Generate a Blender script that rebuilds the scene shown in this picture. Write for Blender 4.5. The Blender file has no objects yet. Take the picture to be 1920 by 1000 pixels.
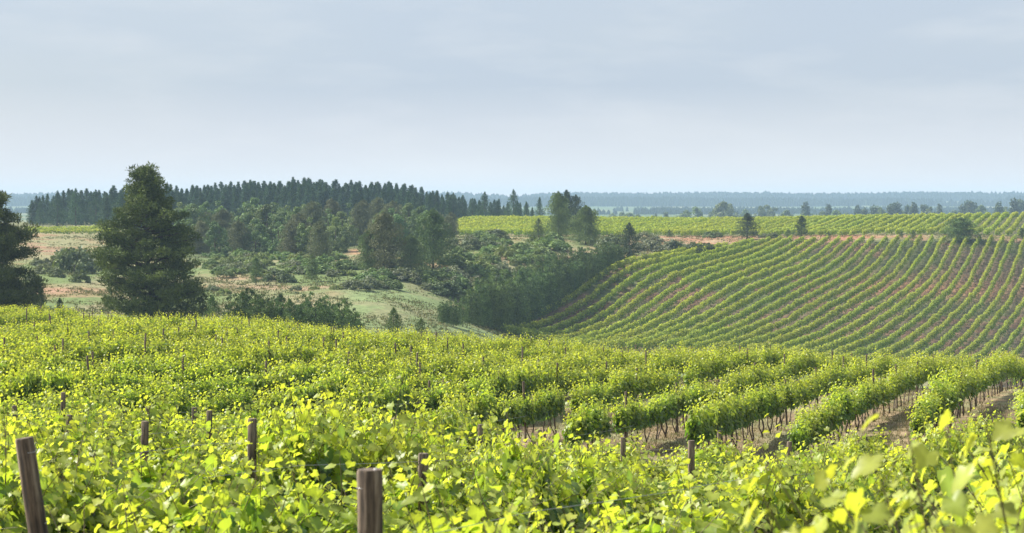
import bpy, math, numpy as np
from math import sin, cos, pi, radians, hypot, atan2
R = np.random.default_rng(11)
F, CX, HY = 3733.0, 960.0, 385.0
C = bpy.context.scene.collection
SC = bpy.context.scene

# ------------------------------------------------------------------ camera, sky, sun, exposure
cam = bpy.data.cameras.new('camera'); camo = bpy.data.objects.new('camera', cam); C.objects.link(camo)
cam.sensor_width = 36; cam.lens = 70; cam.shift_y = -115 / 1920
cam.clip_start = 0.2; cam.clip_end = 30000
camo.location = (0, 0, 0); camo.rotation_euler = (radians(90), 0, 0)
cam.dof.use_dof = True; cam.dof.focus_distance = 62; cam.dof.aperture_fstop = 7
SC.camera = camo
SUN_EL, SUN_AZ = radians(44), radians(-74)      # azimuth measured from the view direction (+Y) towards +X
w = bpy.data.worlds.new("World"); SC.world = w; w.use_nodes = True
nt = w.node_tree; nt.nodes.clear()
def wn(t, **k):
    n = nt.nodes.new(t)
    for a, b in k.items(): setattr(n, a, b)
    return n
sky = wn('ShaderNodeTexSky', sky_type='NISHITA', sun_disc=False, sun_elevation=SUN_EL, sun_rotation=SUN_AZ)
sky.air_density = 1.0; sky.dust_density = 2.2; sky.ozone_density = 2.0; sky.altitude = 100
tc = wn('ShaderNodeTexCoord'); mp = wn('ShaderNodeMapping'); mp.inputs['Scale'].default_value = (8, 8, 36)
n1 = wn('ShaderNodeTexNoise'); n1.inputs['Scale'].default_value = 1.25; n1.inputs['Detail'].default_value = 7; n1.inputs['Roughness'].default_value = .55
cr = wn('ShaderNodeValToRGB'); cr.color_ramp.elements[0].position = .47; cr.color_ramp.elements[1].position = .78
n2 = wn('ShaderNodeTexNoise'); n2.inputs['Scale'].default_value = .33; n2.inputs['Detail'].default_value = 2
cr2 = wn('ShaderNodeValToRGB'); cr2.color_ramp.elements[0].position = .36; cr2.color_ramp.elements[1].position = .64
veil = wn('ShaderNodeMix', data_type='RGBA'); veil.inputs[0].default_value = .72
pale = wn('ShaderNodeMix', data_type='RGBA')
pale.inputs[6].default_value = (5.7, 6.5, 7.8, 1); pale.inputs[7].default_value = (6.3, 6.95, 7.8, 1)
cl = wn('ShaderNodeMix', data_type='RGBA'); cl.inputs[7].default_value = (7.3, 7.6, 7.9, 1)
mul = wn('ShaderNodeMath', operation='MULTIPLY'); mul.inputs[1].default_value = .42
bg = wn('ShaderNodeBackground'); bg.inputs[1].default_value = .056
out = wn('ShaderNodeOutputWorld')
L = nt.links.new
L(tc.outputs['Generated'], mp.inputs[0]); L(mp.outputs[0], n1.inputs[0]); L(mp.outputs[0], n2.inputs[0])
L(n1.outputs[0], cr.inputs[0]); L(n2.outputs[0], cr2.inputs[0]); L(cr2.outputs[0], pale.inputs[0])
L(sky.outputs[0], veil.inputs[6]); L(pale.outputs[2], veil.inputs[7])
L(cr.outputs[0], mul.inputs[0]); L(mul.outputs[0], cl.inputs[0]); L(veil.outputs[2], cl.inputs[6])
sx_ = wn('ShaderNodeSeparateXYZ'); L(tc.outputs['Generated'], sx_.inputs[0])
hz_ = wn('ShaderNodeMapRange'); hz_.inputs[1].default_value = .0; hz_.inputs[2].default_value = .06; hz_.inputs[3].default_value = .9; hz_.inputs[4].default_value = 0; L(sx_.outputs[2], hz_.inputs[0])
hm_ = wn('ShaderNodeMix', data_type='RGBA'); hm_.inputs[7].default_value = (8.8, 8.7, 8.8, 1); L(hz_.outputs[0], hm_.inputs[0]); L(cl.outputs[2], hm_.inputs[6]); L(hm_.outputs[2], bg.inputs[0]); L(bg.outputs[0], out.inputs[0])
sl = bpy.data.lights.new('sun', 'SUN'); sl.energy = 4.4; sl.angle = radians(4); sl.color = (1, .955, .87)
so = bpy.data.objects.new('sun', sl); C.objects.link(so)
so.rotation_euler = (pi / 2 - SUN_EL, 0, -SUN_AZ + pi)
SC.view_settings.view_transform = 'Standard'; SC.view_settings.look = 'None'
SC.view_settings.gamma = 1; SC.view_settings.exposure = 0.98
try:
    SC.cycles.max_bounces = 7; SC.cycles.diffuse_bounces = 3; SC.cycles.transmission_bounces = 4; SC.cycles.volume_bounces = 1
    SC.cycles.use_denoising = True; SC.cycles.use_adaptive_sampling = False
except Exception: pass

# ------------------------------------------------------------------ helpers
def tag(o, label=None, cat=None, group=None, kind=None):
    if label: o['label'] = label
    if cat: o['category'] = cat
    if group: o['group'] = group
    if kind: o['kind'] = kind
    return o
def empty(name, loc, rz=0, s=(1, 1, 1)):
    o = bpy.data.objects.new(name, None); C.objects.link(o); o.location = loc; o.rotation_euler = (0, 0, rz); o.scale = s
    o.empty_display_size = .2
    return o
def hsh(ix, iy, s):
    n = (ix.astype(np.int64) * 374761393 + iy.astype(np.int64) * 668265263 + s * 1442695041) & 0xffffffff
    n = ((n ^ (n >> 13)) * 1274126177) & 0xffffffff
    return ((n ^ (n >> 16)) & 0xffff) / 65535.0
def vnoise(x, y, s=0):
    x = np.asarray(x, float); y = np.asarray(y, float)
    ix = np.floor(x); iy = np.floor(y); fx = x - ix; fy = y - iy
    fx = fx * fx * (3 - 2 * fx); fy = fy * fy * (3 - 2 * fy)
    a = hsh(ix, iy, s); b = hsh(ix + 1, iy, s); c = hsh(ix, iy + 1, s); d = hsh(ix + 1, iy + 1, s)
    return (a * (1 - fx) + b * fx) * (1 - fy) + (c * (1 - fx) + d * fx) * fy
def fbm(x, y, s=0, o=4):
    t = 0; a = .5; k = 0
    for i in range(o):
        t = t + a * vnoise(np.asarray(x) * 2 ** i + 17 * i, np.asarray(y) * 2 ** i - 9 * i, s + i); k += a; a *= .5
    return t / k
def unit(v): return v / (np.linalg.norm(v, axis=-1, keepdims=True) + 1e-9)

class MB:
    def __init__(s): s.v = []; s.f = []; s.c = []; s.n = 0
    def add(s, V, Fc, col=(.1, .1, .1), mat=0, smooth=False):
        V = np.asarray(V, float).reshape(-1, 3); Fc = np.asarray(Fc, np.int64)
        col = np.broadcast_to(np.asarray(col, float), (len(V), 3))
        s.v.append(V); s.c.append(col); s.f.append((Fc + s.n, mat, smooth)); s.n += len(V)
    def mesh(s, name, mats):
        V = np.concatenate(s.v); Cc = np.concatenate(s.c)
        me = bpy.data.meshes.new(name)
        me.vertices.add(len(V)); me.vertices.foreach_set('co', V.astype(np.float32).ravel())
        lt = np.concatenate([np.full(len(f), f.shape[1]) for f, m, sm in s.f]).astype(np.int32)
        li = np.concatenate([f.ravel() for f, m, sm in s.f]).astype(np.int32)
        mi = np.concatenate([np.full(len(f), m) for f, m, sm in s.f]).astype(np.int32)
        sm_ = np.concatenate([np.full(len(f), sm) for f, m, sm in s.f])
        me.loops.add(len(li)); me.loops.foreach_set('vertex_index', li)
        me.polygons.add(len(lt)); me.polygons.foreach_set('loop_start', (np.cumsum(lt) - lt).astype(np.int32))
        me.polygons.foreach_set('loop_total', lt); me.polygons.foreach_set('material_index', mi)
        me.polygons.foreach_set('use_smooth', sm_)
        for m in mats: me.materials.append(m)
        at = me.color_attributes.new('Col', 'FLOAT_COLOR', 'POINT')
        at.data.foreach_set('color', np.concatenate([Cc, np.ones((len(Cc), 1))], 1).astype(np.float32).ravel())
        me.update(calc_edges=True); me.validate()
        return me
    def build(s, name, mats, parent=None):
        if not isinstance(mats, (list, tuple)): mats = [mats]
        o = bpy.data.objects.new(name, s.mesh(name, mats)); C.objects.link(o); o.parent = parent
        return o

def tube(mb, P, r, sides=8, col=(.1, .1, .1), mat=0, cap=True):
    P = np.asarray(P, float); r = np.broadcast_to(r, (len(P),)); n = len(P)
    T = unit(np.gradient(P, axis=0)); ref = np.array([1., 0, 0]) if abs(T[0][0]) < .8 else np.array([0, 1., 0])
    A = unit(np.cross(T, ref)); B = np.cross(T, A)
    th = np.arange(sides) * 2 * pi / sides
    V = P[:, None] + r[:, None, None] * (np.cos(th)[None, :, None] * A[:, None] + np.sin(th)[None, :, None] * B[:, None])
    i = np.arange(n - 1)[:, None] * sides; j = np.arange(sides)[None]; k = (j + 1) % sides
    Q = np.stack([i + j, i + k, i + sides + k, i + sides + j], -1).reshape(-1, 4)
    mb.add(V, Q, col, mat, True)
    if cap: mb.add(V[-1], np.arange(sides)[None], col, mat, False)

def leaf_shape(kind):
    if kind == 'near':
        h = [(.10, -.12), (.32, -.16), (.50, .02), (.47, .18), (.60, .36), (.50, .58), (.33, .66), (.19, .84), (0, 1.0)]
        pts = [(0, .02)] + h + [(-x, y) for x, y in reversed(h[:-1])]
        P = np.array([(0, .32)] + pts); n = len(pts)
        Fc = np.array([(0, 1 + i, 1 + (i + 1) % n) for i in range(n)])
        Z = .22 * np.abs(P[:, 0]) - .22 * P[:, 1] ** 2 + .05 * np.sin(P[:, 0] * 9 + P[:, 1] * 7)
    elif kind == 'mid':
        P = np.array([(0, 0), (.42, -.08), (.52, .42), (0, 1), (-.52, .42), (-.42, -.08)])
        Fc = np.array([(0, 1, 2), (0, 2, 3), (0, 3, 4), (0, 4, 5)]); Z = .22 * np.abs(P[:, 0]) - .18 * P[:, 1] ** 2
    else:
        P = np.array([(0, 0), (.5, .4), (0, 1), (-.5, .4)]); Fc = np.array([(0, 1, 2, 3)]); Z = .2 * np.abs(P[:, 0])
    return np.concatenate([P, Z[:, None]], 1), Fc
LS = {k: leaf_shape(k) for k in ('near', 'mid', 'far')}
def leaves(mb, P, N, T, size, col, kind='far', wid=1.0, mat=0):
    S, Fc = LS[kind]; N = unit(N); B = unit(np.cross(T, N)); T = np.cross(N, B); n = len(P)
    size = np.broadcast_to(size, (n,))
    V = P[:, None] + size[:, None, None] * (S[None, :, 0, None] * wid * B[:, None] + S[None, :, 1, None] * T[:, None] + S[None, :, 2, None] * N[:, None])
    FF = (np.arange(n)[:, None, None] * len(S) + Fc[None]).reshape(-1, Fc.shape[1])
    cv = np.repeat(np.broadcast_to(col, (n, 3)), len(S), 0).reshape(n, len(S), 3)
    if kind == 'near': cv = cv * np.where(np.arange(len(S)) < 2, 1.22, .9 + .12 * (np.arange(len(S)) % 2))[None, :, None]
    mb.add(V, FF, cv.reshape(-1, 3), mat, kind != 'far')

# ------------------------------------------------------------------ materials
def mat(name): 
    m = bpy.data.materials.new(name); m.use_nodes = True; t = m.node_tree; t.nodes.clear(); return m, t
def leafmat(name, trans=.4, rough=.45, spec=.35, tcol=(1.5, 1.35, .5), hue=.02, val=.22):
    m, t = mat(name); N = t.nodes.new; K = t.links.new
    a = N('ShaderNodeAttribute'); a.attribute_name = 'Col'
    oi = N('ShaderNodeObjectInfo'); hs = N('ShaderNodeHueSaturation')
    mr = N('ShaderNodeMapRange'); mr.inputs[3].default_value = 1 - val; mr.inputs[4].default_value = 1 + val
    mh = N('ShaderNodeMapRange'); mh.inputs[3].default_value = .5 - hue; mh.inputs[4].default_value = .5 + hue
    K(oi.outputs['Random'], mr.inputs[0]); K(mr.outputs[0], hs.inputs['Value'])
    wn_ = N('ShaderNodeMath'); wn_.operation = 'FRACT'; w2 = N('ShaderNodeMath'); w2.operation = 'MULTIPLY'; w2.inputs[1].default_value = 7.13
    K(oi.outputs['Random'], w2.inputs[0]); K(w2.outputs[0], wn_.inputs[0]); K(wn_.outputs[0], mh.inputs[0]); K(mh.outputs[0], hs.inputs['Hue'])
    K(a.outputs['Color'], hs.inputs['Color'])
    p = N('ShaderNodeBsdfPrincipled'); p.inputs['Roughness'].default_value = rough; p.inputs['Specular IOR Level'].default_value = spec
    K(hs.outputs[0], p.inputs['Base Color'])
    tr = N('ShaderNodeBsdfTranslucent'); mx = N('ShaderNodeMix'); mx.data_type = 'RGBA'; mx.blend_type = 'MULTIPLY'; mx.inputs[0].default_value = 1
    mx.inputs[7].default_value = (*tcol, 1); K(hs.outputs[0], mx.inputs[6]); K(mx.outputs[2], tr.inputs[0])
    ms = N('ShaderNodeMixShader'); ms.inputs[0].default_value = trans; K(p.outputs[0], ms.inputs[1]); K(tr.outputs[0], ms.inputs[2])
    o = N('ShaderNodeOutputMaterial'); K(ms.outputs[0], o.inputs[0]); return m
M_LEAF = leafmat('vine_leaf', .48, .42, .45, (1.95, 1.88, .6), .008, .10)
M_LEAFFAR = leafmat('vine_leaf_distant', .36, .6, .2, (1.7, 1.6, .5), .01, .08)
M_NEEDLE = leafmat('pine_needles', .12, .6, .25, (1.2, 1.3, .7), .015, .15)
M_CROWN = leafmat('tree_leaves', .22, .55, .3, (1.3, 1.3, .6), .022, .2)
def woodmat(name, c1, c2, c3, scale=1.0):
    m, t = mat(name); N = t.nodes.new; K = t.links.new
    tc_ = N('ShaderNodeTexCoord'); mp_ = N('ShaderNodeMapping'); mp_.inputs['Scale'].default_value = (30 * scale, 30 * scale, 2.2 * scale)
    n = N('ShaderNodeTexNoise'); n.inputs['Scale'].default_value = 1; n.inputs['Detail'].default_value = 8; n.inputs['Roughness'].default_value = .65
    K(tc_.outputs['Object'], mp_.inputs[0]); K(mp_.outputs[0], n.inputs[0])
    r = N('ShaderNodeValToRGB'); e = r.color_ramp.elements; e[0].position = .38; e[0].color = (*c1, 1); e[1].position = .68; e[1].color = (*c3, 1)
    m_ = r.color_ramp.elements.new(.5); m_.color = (*c2, 1)
    K(n.outputs[0], r.inputs[0])
    n2_ = N('ShaderNodeTexNoise'); n2_.inputs['Scale'].default_value = 5 * scale; n2_.inputs['Detail'].default_value = 5
    K(tc_.outputs['Object'], n2_.inputs[0]); mr = N('ShaderNodeMapRange'); mr.inputs[1].default_value = .35; mr.inputs[2].default_value = .7; mr.inputs[3].default_value = .6; mr.inputs[4].default_value = 1.35
    K(n2_.outputs[0], mr.inputs[0]); mx = N('ShaderNodeVectorMath'); mx.operation = 'SCALE'; K(r.outputs[0], mx.inputs[0]); K(mr.outputs[0], mx.inputs['Scale'])
    p = N('ShaderNodeBsdfPrincipled'); p.inputs['Roughness'].default_value = .8; K(mx.outputs[0], p.inputs['Base Color'])
    b = N('ShaderNodeBump'); b.inputs['Strength'].default_value = .9; b.inputs['Distance'].default_value = .02; K(n.outputs[0], b.inputs['Height']); K(b.outputs[0], p.inputs['Normal'])
    o = N('ShaderNodeOutputMaterial'); K(p.outputs[0], o.inputs[0]); return m
M_POST = woodmat('weathered_post_wood', (.028, .02, .014), (.14, .10, .068), (.36, .29, .21))
M_VTRUNK = woodmat('vine_bark', (.03, .02, .014), (.075, .05, .034), (.15, .11, .08), 2)
M_BARK = woodmat('tree_bark', (.03, .022, .017), (.07, .05, .038), (.14, .11, .085), .3)
def plain(name, col, rough=.7, metal=0):
    m, t = mat(name); p = t.nodes.new('ShaderNodeBsdfPrincipled'); p.inputs['Base Color'].default_value = (*col, 1)
    p.inputs['Roughness'].default_value = rough; p.inputs['Metallic'].default_value = metal
    nz = t.nodes.new('ShaderNodeTexNoise'); nz.inputs['Scale'].default_value = 60; b = t.nodes.new('ShaderNodeBump'); b.inputs['Strength'].default_value = .2
    t.links.new(nz.outputs[0], b.inputs['Height']); t.links.new(b.outputs[0], p.inputs['Normal'])
    o = t.nodes.new('ShaderNodeOutputMaterial'); t.links.new(p.outputs[0], o.inputs[0]); return m
M_WIRE = plain('galvanised_wire', (.42, .42, .42), .4, .9)
M_CANE = plain('green_brown_cane', (.13, .10, .045), .6)
M_ROCK = plain('grey_rock', (.22, .19, .17), .9)
M_WHITE = plain('white_spot', (.75, .72, .66), .8)

# ------------------------------------------------------------------ terrain
def zpy(py, Y): return -(py - HY) * Y / F
CP = []
for Y, zs in ((1, (-2.25,) * 5), (8, (-2.75, -2.85, -2.85, -2.85, -2.85)), (20, (-3.75, -3.8, -4.0, -4.15, -4.25)), (32, (-4.75, -4.9, -5.3, -5.5, -5.6)),
              (37, (-5.2, -5.4, -5.8, -6.1, -6.2)), (43, (-5.55, -5.75, -6.15, -6.55, -6.7)), (56, (-5.85, -6.0, -6.4, -6.72, -6.85)), (68, (-6.0, -6.25, -6.75, -7.1, -7.4))):
    for px, z in zip((-300, 480, 960, 1440, 2200), zs): CP.append((px, Y, z))
CP += [(-300, 135, -8.1), (0, 130, -7.9), (480, 120, -8.25), (960, 110, -8.55), (1440, 98, -8.5), (1920, 92, -8.5), (2200, 88, -8.6),
       (0, 95, -6.95), (480, 90, -7.2), (960, 88, -7.7),
       (0, 165, -10.5), (480, 150, -11), (960, 140, -12.5), (1440, 130, -12.5), (1920, 122, -12.5), (2200, 122, -12.5), (-300, 170, -10.5),
       (0, 205, -12.5), (480, 200, -14), (960, 200, -18), (1440, 200, -20), (1920, 200, -21), (2200, 200, -21), (-300, 210, -12),
       (0, 250, -11.5), (0, 330, -10), (0, 400, -8.3), (100, 450, -6.8), (-300, 330, -9), (-300, 450, -6.5),
       (300, 250, -12.6), (400, 300, -12), (400, 370, -10), (500, 370, -9.6), (500, 430, -8.5),
       (700, 250, -13.8), (700, 300, -12.5), (700, 370, -9.8), (700, 430, -8), (860, 400, -7.4), (900, 330, -11.9), (840, 280, -15.2),
       (880, 290, -17), (1000, 430, -6.8), (1000, 390, -8.6), (1010, 340, -13),
       (972, 311, -19.3), (1064, 333, -16.9), (1117, 347, -13.9), (1146, 355, -11.9), (1212, 375, -10.75), (1300, 405, -9.6), (1376, 436, -8.3),
       (1537, 316, -22.5), (1609, 345, -21.1), (1714, 399, -16.4), (1750, 420, -12), (1770, 436, -7.6),
       (1259, 316, -20.6), (1354, 345, -17.7), (1494, 399, -13.0), (1540, 420, -10.5), (1570, 436, -7.9),
       (1762, 335, -24.6), (1852, 391, -18.7), (1885, 416, -13), (1907, 436, -7.7), (1200, 290, -21.5), (1600, 290, -24), (1900, 300, -27), (2200, 330, -27), (2200, 400, -19), (2200, 440, -8),
       (1160, 400, -8.6), (1250, 430, -7.9)]
for px, z1, z2, z3 in ((860, -7.2, -5.9, -4.6), (1100, -7.2, -5.9, -4.7), (1300, -7.3, -6.1, -4.95), (1600, -7.3, -5.7, -4.2), (1920, -7.3, -5.4, -3.3), (2200, -7.3, -5.3, -3.1)):
    CP += [(px, 456, z1), (px, 505, z2), (px, 562, z3), (px, 600, z3 - .9), (px, 650, z3 - 3), (px, 790, -14)]
for px, z in ((-300, -6), (60, -6.3), (250, -6), (450, -5.5), (650, -5.5)):
    CP += [(px, 500, z - .6), (px, 600, z + .5), (px, 690, z), (px, 790, -14)]
for px in (-300, 300, 900, 1400, 2000):
    CP += [(px, 1000, -16), (px, 1400, -13.5), (px, 1850, -12), (px, 2600, -10), (px, 3200, -7), (px, 4500, 12), (px, 6500, 12)]
CP = np.array(CP, float)
YB = ([0, 1, 8, 20, 42, 68, 100, 135, 200, 300, 330, 360, 400, 440, 460, 565, 800, 1400, 2600, 4500, 7000],
      [0, .5, 1.2, 2, 3, 3.8, 4.6, 5.3, 6.3, 7.6, 8.2, 8.9, 9.7, 10.7, 11.2, 12.7, 14, 15.5, 17, 19, 20])
def warp(px, Y): return np.stack([np.asarray(px) / 330.0, np.interp(Y, *YB)], -1)
CW = warp(CP[:, 0], CP[:, 1]); EPS = .5
ker = lambda d2: np.sqrt(d2 + EPS ** 2)
def d2(A, B): return ((A[:, None] - B[None]) ** 2).sum(-1)
n_ = len(CW); Am = np.zeros((n_ + 1, n_ + 1)); Am[:n_, :n_] = ker(d2(CW, CW)) - np.eye(n_) * .02; Am[n_, :n_] = 1; Am[:n_, n_] = 1
WT = np.linalg.solve(Am, np.append(CP[:, 2], 0))
def zr(px, Y):
    px = np.clip(np.asarray(px, float), -400, 2300); Y = np.asarray(Y, float); sh = np.broadcast(px, Y).shape
    Q = warp(np.broadcast_to(px, sh).ravel(), np.broadcast_to(Y, sh).ravel()); o = np.empty(len(Q))
    for i in range(0, len(Q), 20000): o[i:i + 20000] = ker(d2(Q[i:i + 20000], CW)) @ WT[:-1] + WT[-1]
    return o.reshape(sh)
def zt(x, y):
    x = np.asarray(x, float); y = np.asarray(y, float); r = np.hypot(x, y); a = np.arctan2(x, y); ac = np.clip(a, -.36, .36)
    return zr(CX + F * np.tan(ac), r * np.cos(ac))
def z1(x, y): return float(zt(np.array([x]), np.array([y]))[0])
YS = np.concatenate([np.arange(3, 150, .5), np.arange(150, 800, 1), np.arange(800, 5000, 10)])
def hit(px, py, ymin=150):
    """where the ray through a place of the photo meets the ground"""
    Y = YS[YS >= ymin]; g = HY - F * zr(np.full(len(Y), px), Y) / Y
    i = np.argmax(g <= py) if (g <= py).any() else len(Y) - 1
    return (px - CX) / F * Y[i], Y[i]
rr = np.concatenate([np.arange(1, 10, .6), np.arange(10, 140, 1.2), np.arange(140, 290, 3), np.arange(290, 470, 1.6), np.arange(470, 800, 7), np.geomspace(800, 4950, 50)])
aa = np.concatenate([np.linspace(-pi, -.32, 30)[:-1], np.linspace(-.32, .32, 300), np.linspace(.32, pi, 30)[1:-1]])
AA, RR = np.meshgrid(aa, rr); X = RR * np.sin(AA); Y = RR * np.cos(AA); Z = zt(X, Y)
PXg = CX + F * np.tan(np.clip(AA, -.36, .36)); Yg = RR * np.cos(np.clip(AA, -.36, .36))
Z += np.where((Yg > 150) & (Yg < 480), (fbm(X / 9, Y / 9, 5) - .5) * .9 * np.clip((Yg - 150) / 60, 0, 1) * np.clip((1180 - PXg) / 150, .08, 1), 0)
Z += np.where(Yg < 110, (fbm(X / .9, Y / .9, 9) - .5) * .12, 0)
def L3(*c): return np.array(c)[None, None]
soil = L3(.26, .19, .115); dry = L3(.235, .22, .115); green = L3(.12, .155, .055); redsoil = L3(.30, .155, .09); pink = L3(.36, .25, .17); dull = L3(.175, .135, .085); pale = L3(.19, .24, .10)
def mixc(a, b, m): return a * (1 - m[..., None]) + b * m[..., None]
def ss(x, a, b): t = np.clip((x - a) / (b - a), 0, 1); return t * t * (3 - 2 * t)
nA = fbm(X / 14, Y / 22, 21); nB = fbm(X / 5, Y / 8, 31); nC = fbm(X / 30, Y / 45, 41)
near_c = mixc(np.broadcast_to(soil, X.shape + (3,)), dry, ss(fbm(X / 1.5, Y / 1.5, 3), .4, .65)); near_c = mixc(near_c, green, .5 * ss(nB, .55, .75))
scr = mixc(np.broadcast_to(dry, X.shape + (3,)), L3(.14, .19, .065), .9 * ss(nA, .34, .54)); scr = mixc(scr, redsoil, .5 * ss(nC * .6 + nB * .4, .56, .66)); scr = mixc(scr, pink, .25 * ss(nB, .6, .7))
mead = mixc(np.broadcast_to(pale, X.shape + (3,)), dry, .7 * ss(nB, .45, .65))
scr = mixc(scr, L3(.09, .11, .045), ss(PXg + 60 * (nB - .5), 290, 340) * (1 - ss(PXg + 60 * (nB - .5), 830, 870)) * ss(Yg + 50 * (nA - .5), 366, 390) * (1 - ss(Yg, 560, 620)))
scr = mixc(scr, mead, ss(PXg, 600, 680) * (1 - ss(PXg, 900, 960)) * (1 - ss(Yg, 300, 330)))
slp = mixc(np.broadcast_to(dull, X.shape + (3,)), L3(.12, .135, .06), ss(nA, .42, .6)); slp = mixc(slp, L3(.26, .15, .105), .8 * ss(nB, .52, .64))
rp = np.exp(-((PXg - 1790) / 150) ** 2 - ((Yg - 399) / 12) ** 2) + .8 * np.exp(-((PXg - 1640) / 60) ** 2 - ((Yg - 390) / 12) ** 2)
slp = mixc(slp, L3(.36, .19, .12), np.clip(rp * (nB + .5), 0, 1) * .9)
band = mixc(np.broadcast_to(L3(.33, .25, .15), X.shape + (3,)), redsoil, ss(nB, .45, .55)); band = mixc(band, L3(.13, .15, .06), ss(nA, .5, .62) * .7)
ter = mixc(np.broadcast_to(L3(.17, .17, .08), X.shape + (3,)), dry, ss(nA, .5, .6)); pln = mixc(np.broadcast_to(L3(.10, .14, .055), X.shape + (3,)), dry, .6 * ss(fbm(X / 90, Y / 160, 77), .5, .65))
# the far vine block lies to the right of its first row
x0row = lambda y: 48.6 - .382 * (436 - y)
msl = ss(X - x0row(Y), -2.5, -.5) * ss(Yg, 284, 296) * (1 - ss(Yg, 438, 441))
mbk = ss(X - x0row(Y), -9, -6) * (1 - ss(X - x0row(Y), -2.5, -.5)) * (1 - ss(Yg, 345, 380)) * ss(Yg, 298, 308)
col = mixc(near_c, scr, ss(Yg, 125, 160)); col = mixc(col, redsoil, mbk * .8); col = mixc(col, slp, msl)
mb_ = ss(Yg, 438, 441) * (1 - ss(Yg, 462, 470)) + ss(Yg, 380, 400) * (1 - ss(Yg, 438, 441)) * (1 - msl); mb_ *= ss(PXg, 1080, 1200)
col = mixc(col, band, np.clip(mb_, 0, 1)); col = mixc(col, ter, ss(Yg, 462, 470)); col = mixc(col, pln, ss(Yg, 740, 800))
lt_ = (1 - ss(PXg, 180, 260)) * ss(Yg, 330, 380) * (1 - ss(Yg, 500, 520)); col = mixc(col, mixc(np.broadcast_to(L3(.26, .235, .125), X.shape + (3,)), redsoil, .6 * ss(nB, .5, .64)), lt_ * .8)
PYg = HY - F * Z / np.maximum(Yg, 1)
for px_, py_, wx_, wy_, c_, am in ((664, 472, 12, 4, (.50, .26, .15), 1), (930, 462, 26, 5, (.42, .28, .19), .9), (1052, 454, 26, 5, (.42, .27, .18), .9), (962, 482, 14, 6, (.36, .26, .17), .8), (95, 470, 30, 4, (.34, .19, .13), .9), (60, 462, 24, 5, (.32, .17, .12), .8),
                                (100, 545, 45, 7, (.38, .22, .15), .8), (250, 562, 30, 6, (.32, .24, .16), .8), (1320, 464, 70, 9, (.42, .22, .14), .9), (1430, 453, 80, 6, (.40, .22, .13), .9), (1600, 444, 130, 4, (.34, .16, .09), .9), (1240, 488, 30, 6, (.34, .27, .17), .8),
                                (470, 540, 70, 5, (.36, .25, .17), .7), (610, 540, 50, 5, (.36, .25, .17), .7), (560, 565, 60, 6, (.34, .27, .17), .6), (440, 575, 40, 5, (.34, .26, .17), .6)):
    x_, y_ = hit(px_, py_, 180); g_ = np.exp(-((PXg - px_) / wx_) ** 2 - ((PYg - py_) / wy_) ** 2) * (np.abs(Yg - y_) < 70) * am * np.clip(nB * 2.2 - .3, .2, 1); col = mixc(col, np.broadcast_to(L3(*c_), X.shape + (3,)), g_)
m, t = mat('ground'); N = t.nodes.new; K = t.links.new
a = N('ShaderNodeAttribute'); a.attribute_name = 'Col'; tcg = N('ShaderNodeTexCoord')
g1 = N('ShaderNodeTexNoise'); g1.inputs['Scale'].default_value = .9; g1.inputs['Detail'].default_value = 9; g1.inputs['Roughness'].default_value = .7; K(tcg.outputs['Object'], g1.inputs[0])
g2 = N('ShaderNodeTexNoise'); g2.inputs['Scale'].default_value = 14; g2.inputs['Detail'].default_value = 6; K(tcg.outputs['Object'], g2.inputs[0])
r1 = N('ShaderNodeMapRange'); r1.inputs[1].default_value = .3; r1.inputs[2].default_value = .7; r1.inputs[3].default_value = .55; r1.inputs[4].default_value = 1.45; K(g1.outputs[0], r1.inputs[0])
r2 = N('ShaderNodeMapRange'); r2.inputs[1].default_value = .3; r2.inputs[2].default_value = .7; r2.inputs[3].default_value = .75; r2.inputs[4].default_value = 1.25; K(g2.outputs[0], r2.inputs[0])
mm = N('ShaderNodeMath'); mm.operation = 'MULTIPLY'; K(r1.outputs[0], mm.inputs[0]); K(r2.outputs[0], mm.inputs[1])
vs = N('ShaderNodeVectorMath'); vs.operation = 'SCALE'; K(a.outputs['Color'], vs.inputs[0]); K(mm.outputs[0], vs.inputs['Scale'])
p = N('ShaderNodeBsdfPrincipled'); p.inputs['Roughness'].default_value = .95; p.inputs['Specular IOR Level'].default_value = .1; K(vs.outputs[0], p.inputs['Base Color'])
b = N('ShaderNodeBump'); b.inputs['Strength'].default_value = .6; b.inputs['Distance'].default_value = .12; K(g1.outputs[0], b.inputs['Height']); K(b.outputs[0], p.inputs['Normal'])
o = N('ShaderNodeOutputMaterial'); K(p.outputs[0], o.inputs[0]); M_GROUND = m
nr, na = X.shape; i = np.arange(nr - 1)[:, None] * na; j = np.arange(na - 1)[None]
Q = np.stack([i + j, i + na + j, i + na + j + 1, i + j + 1], -1).reshape(-1, 4)
mb = MB(); mb.add(np.stack([X, Y, Z], -1), Q, col.reshape(-1, 3), 0, True)
c0 = np.concatenate([[[0, 0, -2.25]], np.stack([X[0], Y[0], Z[0]], -1)]); mb.add(c0, np.stack([np.zeros(na - 1, int), 1 + np.arange(na - 1), 2 + np.arange(na - 1)], -1), (.28, .2, .12), 0, True)
# a seam strip closes the circle behind the camera
sm = np.concatenate([np.stack([X[:, -1], Y[:, -1], Z[:, -1]], -1), np.stack([X[:, 0], Y[:, 0], Z[:, 0]], -1)])
k = np.arange(nr - 1); mb.add(sm, np.stack([k, k + 1, nr + k + 1, nr + k], -1), (.2, .18, .1), 0, True)
tag(mb.build('ground', M_GROUND), 'rolling ground of brown soil, dry grass and red earth', 'ground', kind='structure')

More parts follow.
